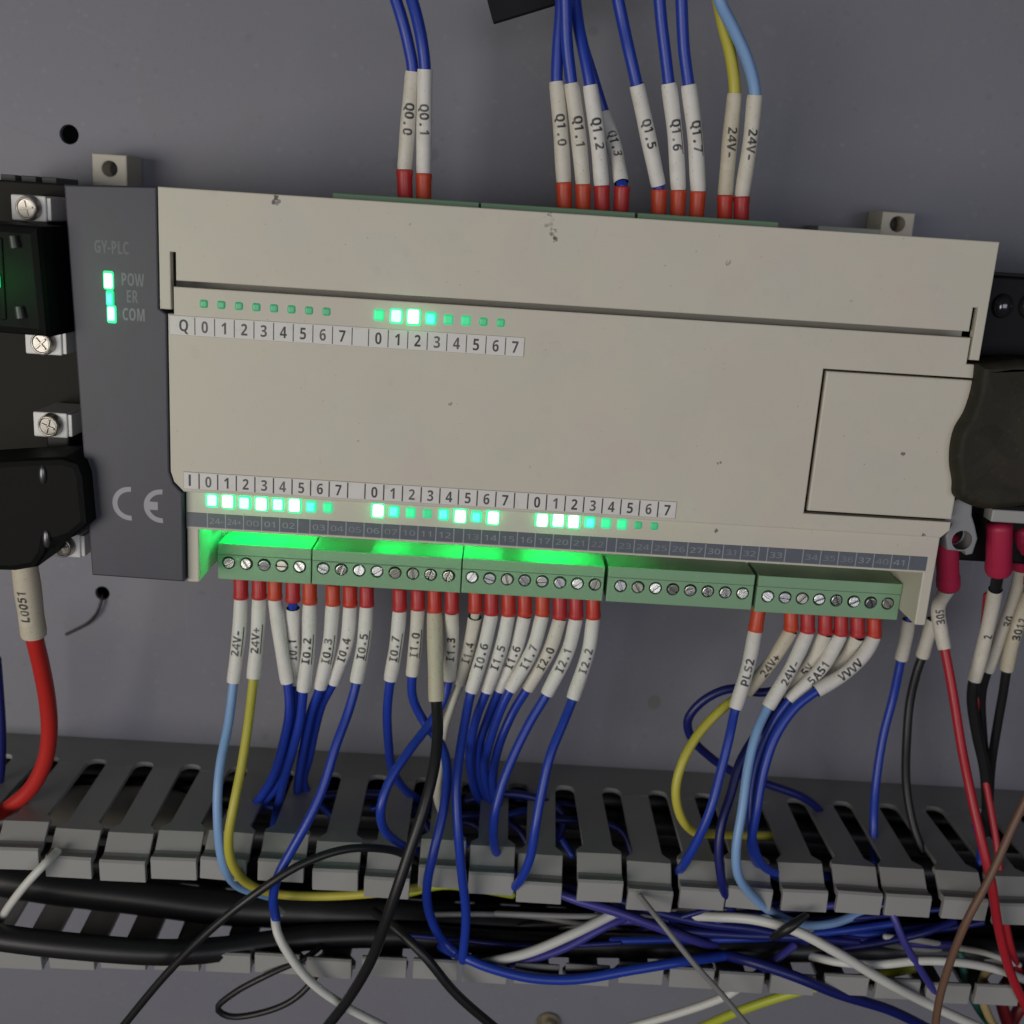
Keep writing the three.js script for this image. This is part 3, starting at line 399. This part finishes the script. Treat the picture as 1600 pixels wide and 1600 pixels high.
/* ------------------------------------------------------------------ loose wires and cables in and around the duct */
function cable(name, label, colour, r, pts, category = 'wire', group) {
  const c = curveOf(pts), p = c.getPointAt(0), t = thing(name, label, category, [p.x, p.y, p.z], group); part('insulation', tube(c, r), vinyl[colour], t); return t;
}
cable('power_cable', 'thick black cable along the top of the open duct', 'black', 6.2, [[-80, 1352, -30], [0, 1372, -30], [100, 1388, -30], [220, 1402, -30], [350, 1418, -30], [500, 1425, -31], [700, 1438, -33], [900, 1448, -34], [1200, 1462, -35], [1450, 1470, -36], [1700, 1478, -36]], 'cable');
cable('power_cable', 'thick black cable resting on the lower fingers of the duct', 'black', 4.3, [[-80, 1450, 0], [0, 1465, 0], [130, 1480, -1], [260, 1488, -4], [360, 1482, -12], [480, 1466, -20], [620, 1462, -22], [800, 1474, -22], [1000, 1478, -22], [1250, 1484, -22], [1450, 1484, -24], [1700, 1490, -24]], 'cable');
cable('power_cable', 'black cable deep inside the duct behind the others', 'black', 5.6, [[-80, 1330, -58], [150, 1345, -58], [400, 1368, -58], [700, 1385, -58], [1000, 1402, -58], [1300, 1418, -58], [1700, 1440, -58]], 'cable');
const straight = (label, y, z, r, c = 'black') => { const pts = []; for (let i = 0; i <= 9; i++) pts.push(new THREE.Vector3(-120 + i * 54, y + rr(-1.2, 1.2), z + rr(-1, 1))); return cable('power_cable', label, c, r, pts, 'cable', 'cables packed along the floor of the duct'); };
straight('black cable packed on the duct floor just under the upper wall', -219, -70.5, 6);
for (const y of [-231, -242.5]) straight('black cable on the duct floor ' + (y < -240 ? 'farthest from the controller' : 'between two other packed cables'), y, -70.5, 5.6);
straight('thinner black cable lying on the packed cables in the duct', -221, -58, 4.2);
{ const pts = []; for (let i = 0; i <= 6; i++) pts.push(new THREE.Vector3(-130 + i * 23, -221 + rr(-0.8, 0.8) - (i === 6 ? 9 : 0), -47 + rr(-1.5, 1.5))); cable('power_cable', 'dusty brown grey cable filling the slots under the red cable end of the duct', 'dust', 7.2, pts, 'cable'); }
const dg = 'loose wires in the duct';
const W = (label, colour, r, pts) => cable('loose_wire', label, colour, r, pts, 'wire', dg);
W('white wire bowing down from the duct past the lower fingers', 'white', 1.5, [[440, 1425, -16], [430, 1425, -6], [433, 1455, -1], [452, 1492, 0], [486, 1534, -2], [532, 1568, -5], [600, 1604, -10]]);
W('blue wire sagging along the lower edge of the duct', 'blue', 1.7, [[690, 1480, -16], [722, 1494, -7], [762, 1511, -4], [830, 1528, -3], [900, 1530, -3], [985, 1516, -4], [1070, 1502, -8], [1130, 1494, -16]]);
W('short white wire rising to the right inside the duct', 'white', 1.7, [[752, 1506, -8], [775, 1501, -8], [830, 1487, -10], [900, 1457, -13], [958, 1428, -18]]);
W('violet wire below the short white wire', 'violet', 1.5, [[740, 1508, -9], [800, 1506, -10], [880, 1482, -13], [945, 1448, -16], [1000, 1424, -22]]);
W('dark violet wire crossing the duct under the plain fingers', 'violet', 1.6, [[850, 1386, -20], [900, 1406, -14], [960, 1424, -12], [1010, 1442, -12], [1070, 1464, -14], [1120, 1480, -20]]);
W('blue wire running along the duct below the fingers', 'navy', 1.6, [[860, 1384, -22], [940, 1400, -18], [1020, 1424, -17], [1100, 1442, -17], [1180, 1452, -18], [1260, 1470, -20]]);
W('second dark blue wire along the duct', 'navy', 1.5, [[960, 1420, -20], [1060, 1452, -18], [1140, 1460, -18], [1240, 1464, -18], [1340, 1472, -20]]);
W('long white wire descending to the lower right', 'white', 1.7, [[1060, 1430, -22], [1110, 1432, -14], [1180, 1437, -8], [1242, 1454, -4], [1302, 1485, -2], [1382, 1533, -4], [1460, 1573, -8], [1545, 1612, -12]]);
W('white wire arching over the tan loop', 'white', 1.5, [[1260, 1492, -20], [1310, 1503, -12], [1370, 1507, -8], [1440, 1501, -6], [1510, 1505, -7], [1575, 1520, -10], [1620, 1540, -14]]);
W('white wire entering from below the duct', 'white', 1.5, [[980, 1606, -30], [1060, 1583, -24], [1130, 1558, -18], [1160, 1540, -15]]);
W('violet wire ending above the lower white wire', 'violet', 1.4, [[1150, 1545, -16], [1180, 1524, -13], [1205, 1505, -12], [1240, 1478, -16]]);
W('yellow green wire under the lower fingers', 'lime', 1.7, [[1080, 1612, -40], [1170, 1574, -30], [1260, 1546, -24], [1330, 1532, -20], [1430, 1512, -18]]);
W('dark blue wire crossing the yellow green wire', 'navy', 1.8, [[1120, 1490, -20], [1175, 1503, -10], [1240, 1525, -6], [1310, 1553, -8], [1390, 1578, -14], [1460, 1612, -22]]);
W('violet wire hanging from a gap between the fingers', 'violet', 1.3, [[1385, 1400, -12], [1398, 1436, -8], [1414, 1474, -6], [1440, 1518, -6], [1468, 1562, -10]]);
W('faint blue wire rising inside the right part of the duct', 'navy', 1.4, [[1320, 1482, -20], [1380, 1472, -18], [1440, 1458, -18], [1490, 1440, -22]]);
W('thin brown wire slanting across the red wire', 'brown', 1.25, [[1622, 1210, 12], [1585, 1286, 14], [1547, 1370, 16], [1510, 1440, 16], [1485, 1502, 14], [1468, 1560, 12], [1460, 1612, 10]]);
W('dark red wire behind the bright red one', 'crimson', 1.2, [[1542, 930, -44], [1530, 1060, -44], [1524, 1130, -40], [1540, 1220, -34], [1556, 1310, -26], [1566, 1400, -20], [1580, 1480, -18], [1610, 1560, -18]]);
W('teal wire at the lower right below the white arch', 'teal', 1.4, [[1500, 1490, -20], [1508, 1525, -18], [1524, 1568, -18], [1555, 1612, -20]]);
W('tan wire bending under the white arch', 'tan', 1.5, [[1560, 1512, -20], [1540, 1520, -16], [1533, 1548, -14], [1545, 1588, -14], [1565, 1620, -16]]);
W('maroon wire curling in the lower right corner', 'maroon', 2.2, [[1640, 1500, -30], [1590, 1520, -26], [1566, 1550, -24], [1575, 1600, -24], [1600, 1640, -26]]);
W('maroon wire beneath the tan loop', 'maroon', 2.2, [[1650, 1560, -32], [1600, 1570, -30], [1580, 1600, -30], [1560, 1640, -30]]);
W('black wire crossing diagonally in front of the left fingers', 'black', 1.35, [[185, 1612, 2], [260, 1522, 6], [330, 1452, 8], [400, 1396, 8], [470, 1351, 5], [540, 1327, 0], [610, 1328, -8], [650, 1345, -18]]);
W('black wire running to the lower edge from the cable crossing', 'black', 1.6, [[585, 1425, -16], [612, 1445, -6], [660, 1490, 0], [712, 1552, 0], [790, 1620, -4]]);
W('thin black wire looped below the lower fingers', 'black', 1.1, [[510, 1470, -20], [480, 1495, -10], [425, 1520, -6], [365, 1552, -6], [340, 1576, -7], [358, 1588, -8], [410, 1582, -8], [458, 1562, -8], [490, 1530, -10], [515, 1480, -18]]);
W('stiff grey wire pointing down and right out of the duct', 'grey', 0.95, [[1000, 1400, -6], [1038, 1448, 4], [1084, 1505, 8], [1130, 1556, 8], [1178, 1614, 6]]);
W('short white wire end sticking out under a bent finger', 'white', 1.4, [[90, 1330, -10], [70, 1350, -4], [42, 1380, -2], [15, 1415, -4], [0, 1440, -10]]);
W('dark blue wire at the far end of the duct beside the red cable', 'navy', 1.7, [[-6, 1030, -40], [-2, 1080, -40], [2, 1150, -40], [0, 1210, -42], [-10, 1270, -50]]);
W('blue wire lying flat inside the duct behind the fingers', 'navy', 1.5, [[430, 1262, -56], [500, 1244, -54], [580, 1240, -54], [660, 1252, -54], [720, 1280, -54]]);
W('blue wire looping in the duct behind the I2.1 wire', 'navy', 1.5, [[730, 1250, -52], [780, 1240, -52], [840, 1248, -52], [880, 1275, -52], [870, 1310, -48], [820, 1330, -40]]);
W('blue wire hanging inside the slot next to the red wire', 'blue', 1.3, [[1524, 1290, -34], [1533, 1320, -30], [1530, 1350, -26], [1528, 1375, -26]]);
W('yellow wire lying low in the duct behind the fingers', 'lime', 1.4, [[640, 1395, -24], [690, 1384, -22], [740, 1388, -22], [800, 1398, -28]]);
for (let i = 0; i < 26; i++) {                              // the tangle lying in the open duct
  const kind = ['navy', 'violet', 'black', 'blue', 'navy', 'white', 'grey'][i % 7], x0 = rr(560, 1420), run = rr(160, 460), y0 = 1418 + (x0 - 560) * 0.03 + rr(0, 50), z0 = rr(-34, -16), pts = [];
  const tilt = rr(-0.14, 0.2), sag = rr(-14, 16); for (let j = 0; j <= 4; j++) pts.push([x0 + run * j / 4, y0 + run * tilt * j / 4 + sag * Math.sin(j / 4 * Math.PI) + rr(-3, 3), z0 + rr(-2, 2)]);
  cable('loose_wire', `thin ${kind === 'navy' ? 'dark blue' : kind} wire lost in the tangle inside the duct`, kind, rr(0.9, 1.5), pts, 'wire', 'thin wires tangled inside the duct');
}
for (let i = 0; i < 9; i++) {
  const x0 = 430 + i * 55 + rr(-12, 12), kind = i % 3 ? 'navy' : 'blue', z = rr(-60, -46);
  const X = U(x0, 1250, -50).x, P = (dx, y, dz) => new THREE.Vector3(X + dx, y + rr(-2, 2), z + dz);
  cable('loose_wire', 'dark wire curling inside the duct behind the upper fingers', kind, 1.4, [P(-4, -217, 0), P(6, -216, 1), P(16, -217, -1), P(26, -222, 0), P(32, -230, 5)], 'wire', 'wires curling behind the upper fingers');
}
{
  const c = curveOf([[1206, 1466, -4], [1232, 1450, 0], [1262, 1428, -3]]), t = thing('cable_tie', 'short black cable tie round the light blue and white wires', 'cable tie', c.getPointAt(0.5).toArray());
  part('strap', sweep(c, u => 1.0 + 0.7 * Math.sin(u * Math.PI), 12), vinyl.black, t);
}
cable('thread', 'fine dark thread trailing from the lower bolt hole', 'black', 0.55, [[160, 927, BACK - 4], [160, 932, BACK + 1.2], [153, 955, BACK + 2.2], [138, 973, BACK + 1.6], [118, 984, BACK + 1], [104, 991, BACK + 0.8]], 'thread');
{
  const p = U(857, 1590, BACK), t = thing('panel_bolt', 'small tan bolt head on the grey panel below the duct', 'bolt', [p.x, p.y, BACK]);
  part('washer', new THREE.CylinderGeometry(5, 5, 1.2, 24).rotateX(Math.PI / 2).translate(p.x, p.y - 2, BACK + 0.7), std([0.25, 0.22, 0.16], 0.5, { metalness: 0.6 }), t);
  part('head', new THREE.CylinderGeometry(3.2, 3.4, 3, 6).rotateX(Math.PI / 2).translate(p.x, p.y - 2, BACK + 2.8), std([0.36, 0.31, 0.22], 0.45, { metalness: 0.5 }), t);
}
{
  const a = U(766, 18, -40), b = U(890, -22, -38), t = thing('flat_cable', 'black flat cable end hanging above the controller', 'cable', [a.x, a.y, a.z]);
  const d = b.clone().sub(a), g = box(0, d.length() + 30, -3.6, 3.6, -1.6, 1.6, 0.5); g.rotateZ(Math.atan2(d.y, d.x)); g.translate(a.x, a.y, a.z); part('jacket', g, matt([0.012, 0.011, 0.013], 0.6), t);
}

/* ------------------------------------------------------------------ power block right of the controller */
{
  const t = thing('power_block', 'dark power terminal block with smoky bulging cover beside the controller', 'terminal block', [262, -50, BACK]);
  const a = U(1535, 428, -14);
  part('body', box(239, 300, -60, a.y, BACK + 0.2, -14, 1.2), matt([0.006, 0.006, 0.007], 0.5), t);
  for (const [px, py] of [[1565, 478], [1607, 478]]) { const s = U(px, py, -14); part('stud', new THREE.SphereGeometry(3.6, 20, 14).scale(0.8, 1, 0.7).translate(s.x, s.y, -13.4), std([0.10, 0.10, 0.11], 0.16, { metalness: 0.8 }), t); }
  const z = 6, o = [[1536, 572], [1533, 600], [1527, 626], [1518, 650], [1504, 674], [1497, 702], [1496, 732], [1500, 758], [1501, 780], [1518, 792], [1545, 800], [1575, 798], [1640, 790], [1680, 780]].map(([x, y]) => U(x, y, z));
  const rim = new THREE.CatmullRomCurve3(o, false, 'centripetal').getSpacedPoints(70).map(v => [v.x, v.y]); rim.push([U(1680, 566, z).x, U(1680, 566, z).y], [U(1600, 563, z).x, U(1600, 563, z).y]);
  const cs = new THREE.Shape(rim.map(v => new THREE.Vector2(...v))), cg = new THREE.ExtrudeGeometry(cs, { depth: 8, bevelEnabled: true, bevelThickness: 4, bevelSize: 2.4, bevelOffset: -2.4, bevelSegments: 9 }).translate(0, 0, z - 13);
  const smoky = canvasTex(512, 512, (x, w, h) => { x.fillStyle = '#2c2922'; x.fillRect(0, 0, w, h); mottle(x, w, h, 90, 60, 0.3, ['#211f1a', '#3a362c', '#32352b', '#3d3831']); mottle(x, w, h, 900, 3, 0.2, ['#55503f', '#24221d']); });
  part('cover', planarUV(cg, 215, 285, -95, -25), matt(null, 0.55, { map: smoky, bumpMap: grainAt(1, 1), bumpScale: 0.0001 }), t);
  const m = U(1580, 808, -6); part('lug', box(m.x - 5, m.x + 14, m.y - 2.4, m.y + 1.6, -14, -8, 0.5), std([0.34, 0.34, 0.33], 0.4), t);
  part('rear_body', box(240, 300, -100, -60.3, BACK + 0.2, -24, 1), matt([0.008, 0.007, 0.007], 0.5), t);
}
{
  const zc = -4, u = U(1505, 845, zc), v = U(1494, 797, zc), t = thing('cable_clip', 'grey plastic clip with two round openings below the smoky cover', 'clip', [u.x, u.y, zc - 6]);
  const o = [[1481, 860], [1478, 838], [1487, 820], [1476, 812], [1480, 786], [1500, 778], [1520, 780], [1519, 806], [1524, 822], [1528, 842], [1520, 866], [1510, 868], [1508, 862]].map(([x, y]) => { const q = U(x, y, zc); return [q.x, q.y]; });
  part('ring', plate(o, zc, 7, 0.5, [[u.x - 0.4, u.y + 0.1, 3.6], [v.x - 0.2, v.y, 2.9]]), std([0.24, 0.24, 0.25], 0.4), t);
}

scene.traverse(o => { if (o.isMesh) { o.castShadow = o.receiveShadow = true; } });
renderer.render(scene, camera);
